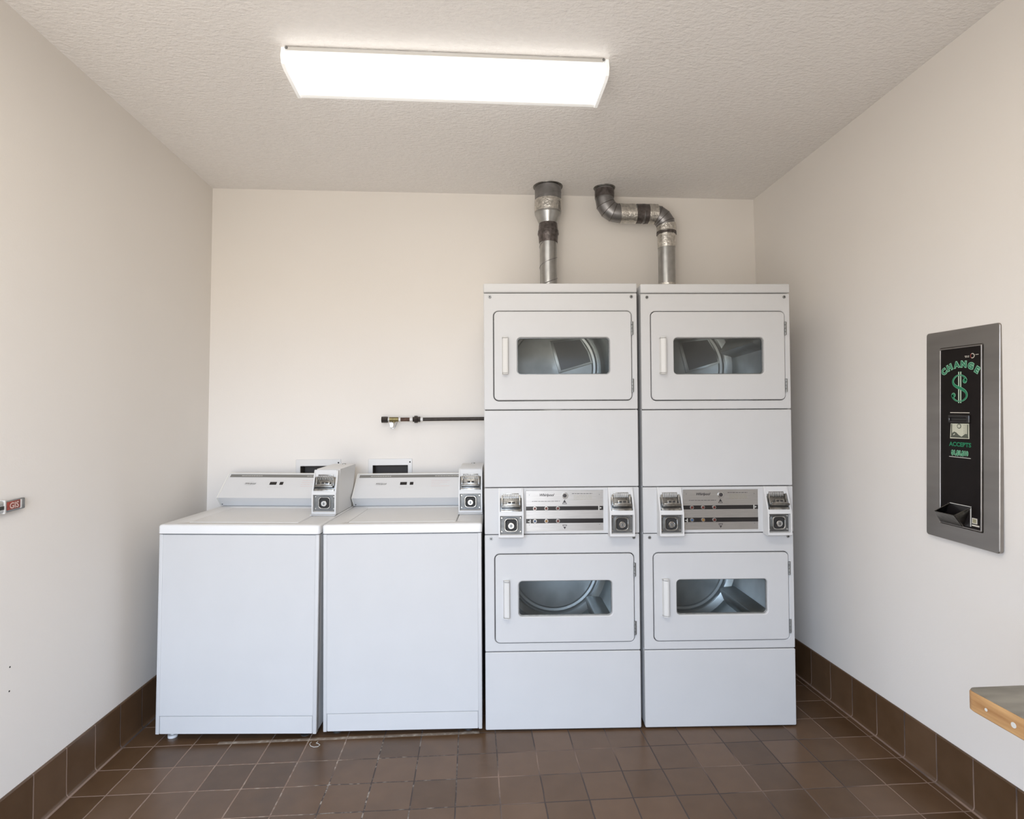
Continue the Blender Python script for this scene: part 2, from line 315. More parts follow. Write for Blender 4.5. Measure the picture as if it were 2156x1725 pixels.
# ------------------------------------------------------------------ ceiling fixture
def fixture():
    r = root('ceiling_light', (1.425, -.40, H), 'long white fluorescent ceiling light with glowing wraparound diffuser', 'ceiling light', rz=math.radians(.15))
    hl, n0, f0 = .588, -.093, .097                       # half length, near and far edge (local y)
    MB().box(-hl, hl, n0+.004, f0-.004, -.016, 0, .002).build('housing', 'plastic', r)
    prof = [(n0, -.012), (n0-.008, -.035), (n0+.004, -.056), (n0+.03, -.062), (f0-.03, -.064), (f0-.004, -.058), (f0+.006, -.035), (f0, -.012)]
    MB().prism(prof, -hl+.012, hl-.012, lambda p, q, a: (a, p, q)).build('diffuser', 'diffuser', r, ang=50)
    for s in (-1, 1):
        e = [(n0-.004, 0), (n0-.013, -.036), (n0-.003, -.060), (n0+.028, -.067), (f0+.006, -.070), (f0+.012, -.066), (f0+.011, -.03), (f0+.004, 0)]
        x0 = s*(hl-.012); x1 = s*hl
        MB().prism(e, min(x0, x1), max(x0, x1), lambda p, q, a: (a, p, q)).build('end_cap', 'litcap', r)
    for s in (-1, 1): MB().cyl((s*(hl-.02), n0-.005, -.006), (0, -1, 0), .006, .006, 12).build('latch', 'castmetal', r)
    MB().box(-hl+.02, hl-.02, n0-.011, n0+.002, -.016, -.002, .001).build('trim_rail', 'handle', r)
    MB().box(-hl+.012, hl-.012, f0-.012, f0+.009, -.0665, -.0605, .001).build('lens_lip', 'litcap', r)
fixture()

# ------------------------------------------------------------------ shared appliance parts
def screw(parent, x, z, y=0.0, r=.0072):
    MB().cyl((x, y, z), (0, -1, 0), r, .003, 14, bev=.001).cyl((x, y-.003, z), (0, -1, 0), r*.45, .0006, 8, mi=1).build('screw', ['castmetal', 'dark'], parent)
def logo(parent, cx, cz, size, fn, mats='printdark', name='logo', swoosh=False):
    mb = MB(); put(mb, text('Whirlpool', size, .35, .0004), lambda x, y: fn(cx+x, cz+y))
    if swoosh:
        pts = [(cx+size*2.3*math.cos(a), cz+size*.3+size*.75*math.sin(a)) for a in [math.radians(t) for t in range(20, 345, 10)]]
        for (ax, az), (bx, bz) in zip(pts, pts[1:]):
            mb.add([fn(ax, az), fn(bx, bz), fn(bx, bz-size*.05), fn(ax, az-size*.05)], [(0, 1, 2, 3)])
    return mb.build(name, mats, parent)
def dashes(mb, x0, x1, z, h, fn, mi=0, words=None):      # a line of print too small to read, as broken strokes
    x = x0; R = random.Random(int(z*9973)+int(x0*977))
    while x < x1:
        w = R.uniform(.006, .018); e = min(x+w, x1)
        mb.add([fn(x, z), fn(e, z), fn(e, z+h), fn(x, z+h)], [(0, 1, 2, 3)], mi); x = e+.0022
def coin_box(parent, x0, w, ys, zs, yback, lockx=.5):
    """coin meter: white housing open at two windows, sloped above, upright below"""
    yb_, ym, yt = ys; zb, zm, zt = zs; x1 = x0+w; t = .0065
    side = [(yback, zb+.002), (yb_+.004, zb), (yb_, zb+.004), (ym, zm), (yt, zt-.003), (yt+.004, zt), (yback, zt)]
    mb = MB(); S = lambda p, q, a: (a, p, q)
    mb.prism(side, x0, x0+t, S); mb.prism(side, x1-t, x1, S)
    mb.prism([(yback, zt-.006), (yback, zt), (yt+.003, zt), (yt-.0005, zt-.004), (yt-.001, zt-.014), (yt+.010, zt-.014)], x0+t, x1-t, S)
    mb.prism([(ym+.002, zm-.008), (ym-.001, zm-.006), (ym-.001, zm+.004), (ym+.003, zm+.012), (ym+.035, zm+.012), (ym+.035, zm-.008)], x0+t, x1-t, S)
    mb.prism([(yback, zb+.001), (yb_+.003, zb+.001), (yb_, zb+.003), (yb_, zb+.013), (yb_+.012, zb+.016), (yback, zb+.016)], x0+t, x1-t, S)
    mb.box(x0+t, x1-t, ym+.034, ym+.038, zb, zt)
    cb = mb.build('coin_box', 'boxpaint', parent)
    # lower recess: metal plate with square lock collar and four studs
    py = ym+.020; LZ0, LZ1 = zb+.017, zm-.008; cx = (x0+x1)/2; cz = (LZ0+LZ1)/2
    MB().box(x0+t, x1-t, py, py+.003, LZ0, LZ1).build('lock_plate', 'lockplate', cb)
    s_ = min(w*.30, (LZ1-LZ0)*.38)
    mb = MB(); plate(mb, (cx-s_, cx+s_, cz-s_, cz+s_), py-.014, py, r=s_*.5, bev=.002, hole=(cx-s_+.005, cx+s_-.005, cz-s_+.005, cz+s_-.005), hr=s_*.42); mb.build('lock_collar', 'chrome', cb)
    MB().box(cx-s_+.004, cx+s_-.004, py-.001, py, cz-s_+.004, cz+s_-.004).build('lock_well', 'dark', cb)
    lc = s_*.48
    MB().cyl((cx, py-.001, cz-.003), (0, -1, 0), lc, .017, 20, bev=.002).cyl((cx, py-.018, cz-.003), (0, -1, 0), lc*.55, .001, 16, mi=1).box(cx-.0012, cx+.0012, py-.0196, py-.0188, cz-.003-lc*.4, cz-.003+lc*.4, mi=2).build('lock', ['chrome', 'castmetal', 'dark'], cb)
    for sx in (-1, 1):
        for sz in (-1, 1): MB().cyl((cx+sx*w*.375, py, cz+sz*(LZ1-LZ0)*.38), (0, -1, 0), .0045, .005, 12, bev=.0015).build('stud', 'chrome', cb)
    # upper sloped window: coin slide
    a = math.atan2(yt-ym, zt-zm); n = Vector((0, -math.cos(a), math.sin(a))); e2 = Vector((0, math.sin(a), math.cos(a)))
    Z0 = .012; Lh = (zt-zm)/math.cos(a); o = Vector((cx, ym, zm))
    F = lambda u, v, d: tuple(o+Vector((u, 0, 0))+e2*v+n*d)
    def fb(mb, u0, u1, v0, v1, d0, d1, mi=0, bev=.0008):
        b = MB().box(u0, u1, v0, v1, d0, d1, bev); mb.add([F(*p) for p in b.v], b.f, mi)
    hw = w/2-t
    mb = MB(); fb(mb, -hw, hw, Z0-.002, Lh-.012, -.012, -.009); mb.build('slide_plate', 'chromed', cb)
    mb = MB()
    fb(mb, -hw+.004, hw-.004, Z0, Z0+.010, -.010, .002)
    fb(mb, -hw*.85, hw*.85, Z0+.015, Z0+.024, -.010, .022, 1); fb(mb, -hw*.72, hw*.72, Z0+.024, Z0+.030, -.010, .017)
    fb(mb, -hw*.36, hw*.5, Z0+.030, Z0+.044, -.006, .012); fb(mb, -hw*.26, hw*.0, Z0+.033, Z0+.041, .012, .0135, 2); fb(mb, hw*.1, hw*.38, Z0+.033, Z0+.041, .012, .0135, 2)
    for s in (-1, 1): fb(mb, s*hw*.80-.003, s*hw*.80+.003, Z0+.02, Lh-.034, -.010, .006)
    k = 9
    for i in range(k):
        u = -hw*.66+i*hw*1.32/(k-1); fb(mb, u-.0016, u+.0016, Lh-.046, Lh-.026, -.009, -.001, bev=.0004)
    fb(mb, -hw*.72, hw*.72, Lh-.026, Lh-.022, -.009, -.002)
    mb.build('coin_slide', ['slidemetal', 'chromed', 'dark'], cb)
    return cb

# ------------------------------------------------------------------ stacked dryers
DW = .690
def dryer_door(r, z0, z1, wz0, wz1, tilt):
    cxw, czw = .358, (wz0+wz1)/2
    mb = MB(); plate(mb, (.047, .662, z0, z1), -.004, .022, r=.020, bev=.003, hole=(.149, .566, wz0, wz1), hr=.018, n=8)
    d = mb.build('door', 'enamel', r, ang=40)
    mb = MB(); plate(mb, (.1455, .5695, wz0-.0035, wz1+.0035), .010, .016, r=.02, bev=.001, hole=(.153, .562, wz0+.004, wz1-.004), hr=.015, n=8); mb.build('window_gasket', 'castmetal', d)
    MB().add([(.147, .0175, wz0-.002), (.568, .0175, wz0-.002), (.568, .0175, wz1+.002), (.147, .0175, wz1+.002)], [(0, 1, 2, 3)]).build('window_glass', 'glass', d)
    zc = (z0+z1)/2; hb = MB()
    hb.prism([(.082, -.004), (.086, -.022), (.101, -.028), (.108, -.026), (.108, -.021), (.102, -.020), (.100, -.004)], zc-.080, zc+.080, lambda p, q, a: (p, q, a))
    hb.prism([(.082, -.004), (.086, -.022), (.101, -.028), (.108, -.026), (.108, -.004)], zc+.076, zc+.083, lambda p, q, a: (p, q, a))
    hb.prism([(.082, -.004), (.086, -.022), (.101, -.028), (.108, -.026), (.108, -.004)], zc-.083, zc-.076, lambda p, q, a: (p, q, a)); hb.build('door_handle', 'handle', d)
    for hz in (zc+.122, zc-.135):
        h = MB()
        for i in range(4): h.cyl((.6645, -.005, hz-.030+i*.0155), (0, 0, 1), .0042, .0140, 12, bev=.0008)
        h.box(.663, .672, -.003, .002, hz-.028, hz+.030); h.build('hinge', 'castmetal', d)
    # drum: galvanised barrel, rear plate with ring, perforated outlet, three lifters
    mb = MB(); lathe(mb, [(.262, .045), (.285, .065), (.287, .10), (.290, .30), (.290, .50), (.283, .535), (.262, .550), (.252, .556)], cxw, czw)
    dr = mb.build('drum', 'drum', r, ang=30)
    mb = MB(); lathe(mb, [(.252, .556), (.246, .540), (.240, .540), (.234, .553), (.222, .556), (.216, .562), (.0005, .572)], cxw, czw); mb.build('rear_plate', 'drumback', dr, ang=30)
    mb = MB(); pts = [(cxw+a, czw+b) for a, b in ((.045, -.016), (.206, .030), (.192, .082), (.150, .150), (.004, .135))]
    big = [(cxw+(x-cxw)*1.0+(x-sum(p[0] for p in pts)/5)*.14, czw+(z-czw)+(z-sum(p[1] for p in pts)/5)*.14) for x, z in pts]
    mb.loft([[(x, .566, z) for x, z in big], [(x, .549, z) for x, z in big], [(x, .545, z) for x, z in pts]]); mb.build('outlet_frame', 'drumback', dr)
    MB().add([(x, .5442, z) for x, z in pts], [(0, 1, 2, 3, 4)]).build('outlet_grille', 'perf', dr)
    for k in range(3):
        A = math.radians(tilt+120*k); ca, sa = math.cos(A), math.sin(A)
        prof = [(.291, -.055), (.262, -.034), (.232, -.012), (.226, 0), (.232, .012), (.262, .034), (.291, .055)]
        f = lambda p, q, a: (cxw+p*ca-q*sa, a, czw+p*sa+q*ca)
        MB().loft([[f(.291-(.291-p)*.25, q*.8, .075) for p, q in prof], [f(p, q, .12) for p, q in prof], [f(p, q, .52) for p, q in prof], [f(.291-(.291-p)*.3, q*.8, .553) for p, q in prof]]).build('lifter', 'drum', dr, ang=28)
def stacked_dryer(loc, rz, label, tu, tl_):
    r = root('stacked_dryer', loc, label, 'dryer', rz=rz, group='stacked white coin dryers')
    x0, x1 = 0, DW; DEP = .715
    mb = MB(); t = .004                                   # cabinet shell, open behind the front panels
    mb.box(x0+.002, x0+.002+t, .024, DEP, .012, 1.94); mb.box(x1-.002-t, x1-.002, .024, DEP, .012, 1.94)
    mb.box(x0+.002, x1-.002, DEP-t, DEP, .012, 1.94); mb.box(x0+.002, x1-.002, .024, DEP-t, .012, .016)
    mb.box(x0+.006, x1-.006, .035, DEP-t, .955, .965)
    for a in (.04, .61):
        for b in (.05, .62): mb.cyl((x0+a+.02, b, 0), (0, 0, 1), .018, .014, 12)
    mb.build('cabinet', 'enamel', r)
    mb = MB(); mb.box(x0, x1, -.002, DEP, 1.9400, 1.981, .006, seg=3); mb.build('top_panel', 'enamel', r)
    for (z0, z1, d0, d1, w0, w1, tl) in ((1.4155, 1.9365, 1.457, 1.854, 1.572, 1.7375, tu), (.3475, .8595, .386, .773, .499, .6560, tl_)):
        mb = MB(); plate(mb, (x0+.001, x1-.001, z0, z1), 0, .026, r=.005, bev=.003, hole=(.0435, .6655, d0-.0035, d1+.0035), hr=.0235, n=8)
        mb.build('front_panel', 'enamel', r, ang=40)
        dryer_door(r, d0, d1, w0, w1, tl)
        for sx in (.029, .664): screw(r, sx, z1-.016)
    mb = MB(); plate(mb, (x0+.001, x1-.001, 1.0705, 1.4120), 0, .026, r=.005, bev=.003); mb.build('middle_panel', 'enamel', r)
    mb = MB(); plate(mb, (x0+.001, x1-.001, .006, .3440), -.001, .026, r=.006, bev=.003); mb.build('toe_panel', 'enamel', r)
    # control section
    mb = MB(); plate(mb, (x0+.001, x1-.001, .8630, 1.0670), 0, .026, r=.004, bev=.002, hole=(.185, .529, .8755, 1.0540), hr=.002, n=3); cp = mb.build('control_panel', 'enamel', r)
    MB().box(.182, .532, .0035, .007, .873, 1.0565).build('control_plate', 'steel', cp)
    yf = .0030; F = lambda x, z: (x, yf, z); F2 = lambda x, z: (x, yf-.0008, z)
    X = lambda px: .185+(px-205)/(2042-205)*.344; Z = lambda py: 1.054-(py-105)/(1055-105)*.1785
    for pa, pb in ((478, 570), (770, 872)):
        MB().box(.1852, .5288, .0022, .0036, Z(pb), Z(pa)).build('black_stripe', 'black', cp)
    yf = .0018
    for pz, cols in ((523, ('maroon', 'maroon', 'maroon')), (820, ('blueled', 'amber', 'maroon'))):
        for px, c in zip((413, 686, 960), cols):
            MB().cyl((X(px), .0022, Z(pz)), (0, -1, 0), .0092, .0045, 20, bev=.001).cyl((X(px), -.0023, Z(pz)), (0, -1, 0), .0058, .0012, 16, mi=1, bev=.0004).build('indicator_light', ['chrome', c], cp)
    yf = .0030; logo(cp, X(690), Z(235), .0155, F, name='logo')
    MB().cyl((X(1135), .0036, Z(228)), (0, -1, 0), .0135, .006, 24, bev=.001).cyl((X(1125), -.0024, Z(225)), (0, -1, 0), .0085, .001, 20, mi=1).build('key_switch', ['chrome', 'printdark'], cp)
    for pa, pb, pc in ((425, 320, 392), (915, 1020, 960)):
        mb = MB().add([F(X(1065), Z(pa)), F(X(1180), Z(pa)), F(X(1122), Z(pb))], [(0, 1, 2)])
        qa = 412 if pa == 425 else 928
        mb.add([F2(X(1082), Z(qa)), F2(X(1163), Z(qa)), F2(X(1150), Z(pc)), F2(X(1095), Z(pc))], [(0, 1, 2, 3)], 1); mb.build('deck_arrow', ['printdark', 'steel'], cp)
    mb = MB()
    dashes(mb, X(350), X(1015), Z(362), .0018, F)
    mb.build('caption_print', 'printdark', cp); mb = MB(); dashes(mb, X(1300), X(1790), Z(185), .0020, F)
    for q in range(4): dashes(mb, X(1340), X(1780), Z(225+q*32), .0010, F, 1)
    mb.build('instruction_print', ['printdark', 'printolive'], cp)
    mb = MB(); G = lambda x, z: (x, .0014, z)
    mb.add([G(X(1925), Z(575)), G(X(1950), Z(575)), G(X(1950), Z(470)), G(X(1925), Z(470))], [(0, 1, 2, 3)]); mb.add([G(X(1962), Z(545)), G(X(2010), Z(520)), G(X(1962), Z(498))], [(0, 1, 2)]); mb.build('pointer_mark', 'printlight', cp); mb = MB()
    mb.add([G(X(315), Z(868)), G(X(292), Z(868)), G(X(292), Z(785)), G(X(315), Z(785))], [(0, 1, 2, 3)]); mb.add([G(X(235), Z(825)), G(X(285), Z(850)), G(X(285), Z(812))], [(0, 1, 2)])
    mb.build('pointer_mark', 'printlight', cp)
    for px in (285, 1952):
        for pz in (205, 912): MB().cyl((X(px), .0036, Z(pz)), (0, -1, 0), .0022, .0015, 10).build('rivet', 'castmetal', cp)
    coin_box(r, .063, .109, (-.050, -.050, -.010), (.855, .958, 1.068), .0)
    coin_box(r, .549, .109, (-.050, -.050, -.010), (.855, .958, 1.068), .0)
    return r
RZ = math.radians(-2.737); CU, SU = math.cos(RZ), math.sin(RZ)
s1 = stacked_dryer((1.557, .007, 0), RZ, 'white stacked coin dryer directly right of the washers, under the straight vent duct', 75, -42)
s2 = stacked_dryer((1.557+.706*CU, .007+.706*SU, 0), RZ, 'white stacked coin dryer nearest the right wall, under the bent vent duct', 20, -31); s2.scale = (.981, 1, .9985)

# ------------------------------------------------------------------ washers
def washer(loc, rz, ry, label, W_=.690):
    r = root('washing_machine', loc, label, 'washing machine', rz=rz, ry=ry, group='white coin washing machines')
    D = .655
    mb = MB(); mb.box(0, W_, .004, D, .022, .874, .005, seg=2); mb.box(.0, .016, -.001, .03, .020, .874, .003); mb.box(W_-.016, W_, -.001, .03, .020, .874, .003)
    plate(mb, (.015, W_-.015, .098, .872), -.0005, .02, r=.003, bev=.0015)
    mb.build('cabinet', 'enamel', r)
    mb = MB(); plate(mb, (.018, W_-.018, .022, .0955), -.0005, .02, r=.002, bev=.0015, n=3); mb.build('toe_panel', 'enamel', r)
    for a in (.05, W_-.06):
        for b in (.045, .60): MB().cyl((a, b, -.012 if ry else 0), (0, 0, 1), .020, .012, 16).cyl((a, b, 0), (0, 0, 1), .008, .024, 10).build('foot', 'plastic' if (ry and a < .1 and b < .1) else 'dark', r)  # feet coloured dark for the shade under the washers, except one white
    # worktop with lid opening
    LX = (.091, .578, .052, .475); zt = .916
    T = lambda p, d: (p[0], p[1], zt-d)
    mb = MB(); o1 = (-.003, W_+.003, -.006, D+.004)
    rim = lambda k, n=6: rr(o1[0]+k, o1[1]-k, o1[2]+k, o1[3]-k, .012, n)
    hole = rr(LX[0], LX[1], LX[2], LX[3], .006, 6); hi = rr(LX[0]-.002, LX[1]+.002, LX[2]-.002, LX[3]+.002, .008, 6)
    mb.loft([[T(p, .040) for p in rim(.004)], [T(p, .038) for p in rim(0)], [T(p, .008) for p in rim(0)], [T(p, .0025) for p in rim(.003)], [T(p, 0) for p in rim(.009)], [T(p, 0) for p in hi], [T(p, .002) for p in hole], [T(p, .018) for p in hole]], caps=(False, False))
    wt = mb.build('worktop', 'porcelain_lit', r, ang=50)
    MB().box(LX[0]-.004, LX[1]+.004, LX[2]-.004, LX[3]+.004, zt-.034, zt-.020).build('lid_well', 'dark', wt)
    mb = MB(); plate(mb, (LX[0]+.003, LX[1]-.003, LX[2]+.002, LX[3]-.002), -.001, .014, r=.006, bev=.003, fn=T); mb.build('lid', 'porcelain_lit', r)
    # backsplash console
    cx0, cx1 = -.003, .572; zb = .918
    prof = [(.548, zb), (.502, zb+.047), (.637, zb+.160), (.665, zb+.160), (.668, zb)]
    S = lambda p, q, a: (a, p, q)
    mb = MB(); mb.prism(prof, cx0+.004, W_-.03, S); con = mb.build('console', 'porcelain_lit', r)
    big = [(.546, zb-.001), (.499, zb+.047), (.634, zb+.1625), (.668, zb+.1625), (.668, zb-.001)]
    mb = MB(); mb.prism(big, cx0, cx0+.005, S); mb.build('console_end_cap', 'enamel_cream', con)
    mb = MB(); mb.box(cx0, W_-.035, .634, .662, zb+.160, zb+.1635, .001); mb.build('console_trim', 'enamel_cream', con)
    sl = Vector((0, .135, .113)).normalized(); nn = Vector((0, -.113, .135)).normalized(); o = Vector((0, .502, zb+.047)); SL = .176
    F = lambda x, v, d=.0008: tuple(o+Vector((x, 0, 0))+sl*v+nn*d)
    mb = MB(); q = lambda x0, x1, v0, v1, mi, d=.0008: mb.add([F(x0, v0, d), F(x1, v0, d), F(x1, v1, d), F(x0, v1, d)], [(0, 1, 2, 3)], mi)
    q(cx0+.014, cx1-.001, SL-.027, SL-.006, 0)
    dashes(mb, cx0+.075, cx0+.185, SL-.019, .0045, lambda x, z: F(x, z, .0014), 1)
    dashes(mb, cx1-.15, cx1-.02, SL-.019, .0045, lambda x, z: F(x, z, .0014), 1)
    mb.build('console_stripe', ['greyband', 'printlight'], con)
    mb = MB(); q(.238, .274, SL-.082, SL-.061, 0); q(.290, .309, SL-.082, SL-.061, 0)
    mb.build('status_window', 'black', con)
    mb = MB(); dashes(mb, .234, .311, SL-.100, .0022, F, 0); dashes(mb, .238, .320, SL-.053, .0016, F, 0)
    for i, wd in enumerate((.10, .085, .05, .10)): dashes(mb, .405, .405+wd, SL-.052-.014*i, .0022, F, 1)
    mb.build('console_print', ['printfaint', 'printpink'], con)
    logo(con, .135, SL-.078, .0135, lambda x, z: F(x, z), 'greyband', swoosh=True)
    mb = MB(); mb.cyl((cx0+.013, .5395, zb+.010), (0, -1, -.9), .003, .002, 10); mb.build('console_screw', 'dark', con)
    # coin meter standing on the worktop
    bx0 = W_-.1165; w = .115
    body = [(.285, zb), (.285, zb+.10), (.325, zb+.212), (.328, zb+.214), (.615, zb+.218), (.620, zb+.212), (.545, zb)]
    cb = coin_box(r, bx0, w, (.252, .252, .288), (zb+.002, zb+.103, zb+.212), .30)
    mb = MB(); mb.prism(body, bx0+.0005, bx0+w-.0005, S); mb.build('meter_body', 'porcelain_lit', cb)
    mb = MB(); mb.box(bx0-.002, bx0+w+.001, .238, .262, zb-.001, zb+.004, .001); mb.build('base_flange', 'enamel', cb)
    mb = MB(); mb.cyl((bx0+w/2, .605, zb+.216), (0, 0, 1), .011, .006, 14, bev=.002); mb.build('cam_lock', 'chrome', cb)
    return r
w1 = washer((.146, .034, .012), math.radians(-2.7), math.radians(.78), 'white coin washer in the left corner, leaning slightly, beside the left wall', .684)
w2 = washer((.8535, .021, 0), math.radians(-2.3), 0, 'white coin washer between the corner washer and the dryers')

# ------------------------------------------------------------------ supply boxes in the back wall
for k, (lab, (a, b)) in enumerate(zip(('white recessed supply box in the wall behind the corner washer', 'white recessed supply box in the wall nearer the dryers'), BOX)):
    r = root('supply_box', ((a+b)/2, YB, BZ[0]), lab, 'supply box', group='recessed washer supply boxes'); h = (b-a)/2; ht = BZ[1]-BZ[0]
    mb = MB(); plate(mb, (-h-.025, h+.025, -.03, ht+.038), -.007, .0, r=.004, bev=.002, hole=(-h, h, 0, ht), hr=.002, n=3); fr = mb.build('frame', 'plastic', r)
    mb = MB(); mb.box(-h-.003, -h, 0, .088, -.003, ht+.003); mb.box(h, h+.003, 0, .088, -.003, ht+.003); mb.box(-h, h, 0, .088, ht, ht+.003); mb.box(-h, h, 0, .088, -.003, 0); mb.box(-h, h, .085, .088, 0, ht)
    mb.build('recess', 'recess', r)
    mb = MB()
    for sx in (-.05, .05): mb.cyl((sx, .05, 0), (0, 0, 1), .010, ht*.55, 12).cyl((sx, .05, ht*.5), (0, -1, 0), .014, .03, 12)
    mb.build('valve', 'castmetal', r)
    for sx in (h+.012,): MB().cyl((sx, -.007, ht+.018), (0, -1, 0), .0045, .0015, 12).build('screw', 'dark', r)

# ------------------------------------------------------------------ gas pipe
def gas_pipe():
    r = root('gas_pipe', (.994, .735, 1.379), 'dark iron gas pipe stub with shut-off valve running behind the dryers', 'pipe')
    X = lambda px: (px-806)*.002718
    MB().tube([(X(890), 0, 0), (1.15, 0, .004), (1.42, 0, .005)], .0098, 14).build('pipe_run', 'pipe', r)
    MB().cyl((X(806), 0, -.001), (1, 0, 0), .0175, X(819)-X(806), 8, bev=.003).build('end_cap', 'pipe', r)
    MB().cyl((X(819), 0, 0), (1, 0, 0), .010, X(822)-X(819), 12).cyl((X(841), 0, 0), (1, 0, 0), .0115, X(845)-X(841), 12).cyl((X(864), 0, 0), (1, 0, 0), .0115, X(871)-X(864), 12).cyl((X(885), 0, 0), (1, 0, 0), .0112, X(891)-X(885), 12).build('thread_tape', 'plastic', r)
    mb = MB(); mb.cyl((X(822), 0, 0), (1, 0, 0), .0135, X(841)-X(822), 10, bev=.002); mb.cyl((X(831), 0, 0), (0, 0, -1), .008, .018, 10); mb.build('valve_body', 'brass', r)
    MB().cyl((X(845), 0, 0), (1, 0, 0), .0110, X(865)-X(845), 12).build('nipple', 'rust', r)
    mb = MB(); mb.cyl((X(870), 0, 0), (1, 0, 0), .014, X(874)-X(870), 8, bev=.002); mb.cyl((X(873.5), 0, 0), (1, 0, 0), .0205, X(880.5)-X(873.5), 8, bev=.003); mb.cyl((X(880), 0, 0), (1, 0, 0), .015, X(886)-X(880), 8, bev=.002); mb.build('union', 'pipe', r)
    mb = MB(); pts = [(X(826), -.012, -.012), (X(824), -.016, -.030), (X(826), -.018, -.046), (X(830), -.018, -.052), (X(834), -.017, -.046), (X(837), -.015, -.028), (X(839), -.012, -.012)]
    mb.tube(pts, .0022, 8); mb.prism([(X(823), -.018), (X(830), -.018), (X(831), -.030), (X(829), -.045), (X(825), -.044)], -.020, -.0175, lambda p, q, a: (p, a, q)); mb.build('tag', 'galv', r)
    MB().cyl((.20, 0, 0), (0, 1, 0), .007, YB-.735, 10).build('wall_clamp', 'pipe', r)
gas_pipe()

# ------------------------------------------------------------------ vent ducts
def ring(c, t, u, r, n=48): return [Vector(c)+(Vector(t)*math.cos(2*math.pi*i/n)+Vector(u)*math.sin(2*math.pi*i/n))*r for i in range(n)]
def vduct(r, name, m, rows, x=0, y=0, ang=20):           # rows [(z, radius)]
    return MB().loft([ring((x, y, z), (1, 0, 0), (0, 1, 0), rad) for z, rad in rows]).build(name, m, r, ang=ang)
def helix(r, x, y, rad, z0, z1, turns, ph=0.0, th=.0020, m='duct_dark', name='spiral_seam'):
    n = int(turns*28); return MB().tube([(x+rad*math.cos(ph+2*math.pi*turns*i/n), y+rad*math.sin(ph+2*math.pi*turns*i/n), z0+(z1-z0)*i/n) for i in range(n+1)], th, 6).build(name, m, r)
def crumple(rows, amt, seed):
    R = random.Random(seed); out = []
    for i in range(len(rows)-1):
        (a, ra), (b, rb) = rows[i], rows[i+1]
        for k in range(4):
            f = k/4; out.append((a+(b-a)*f, ra+(rb-ra)*f+R.uniform(-amt, amt)))
    out.append(rows[-1]); return out
ZT = 1.981
def straight_duct():
    r = root('vent_duct', (1.938, .655, ZT), 'straight grey metal vent duct rising to the ceiling from the dryer beside the washers', 'duct', group='dryer vent ducts')
    z = lambda a: a-ZT
    vduct(r, 'duct_pipe', 'galv', [(0, .048), (z(2.385), .049)])
    helix(r, 0, 0, .0488, .0, z(2.385), 3.4, 2.4)
    vduct(r, 'taped_joint', 'darktape', crumple([(z(2.372), .0525), (z(2.40), .054), (z(2.425), .0605), (z(2.45), .054), (z(2.486), .052)], .0012, 3))
    vduct(r, 'reducer', 'galv', [(z(2.480), .0515), (z(2.535), .0755), (z(2.552), .0755)])
    vduct(r, 'foil_tape', 'foil', crumple([(z(2.545), .0765), (z(2.612), .0765)], .0012, 5))
    vduct(r, 'upper_pipe', 'duct_dark', [(z(2.605), .0745), (H-ZT, .0745)])
    helix(r, 0, 0, .0745, z(2.612), z(2.690), .9, 3.0, th=.0015, m='duct_dark')
    vduct(r, 'ceiling_collar', 'chromed', [(H-ZT-.006, .077), (H-ZT-.004, .083), (H-ZT, .084)])
straight_duct()
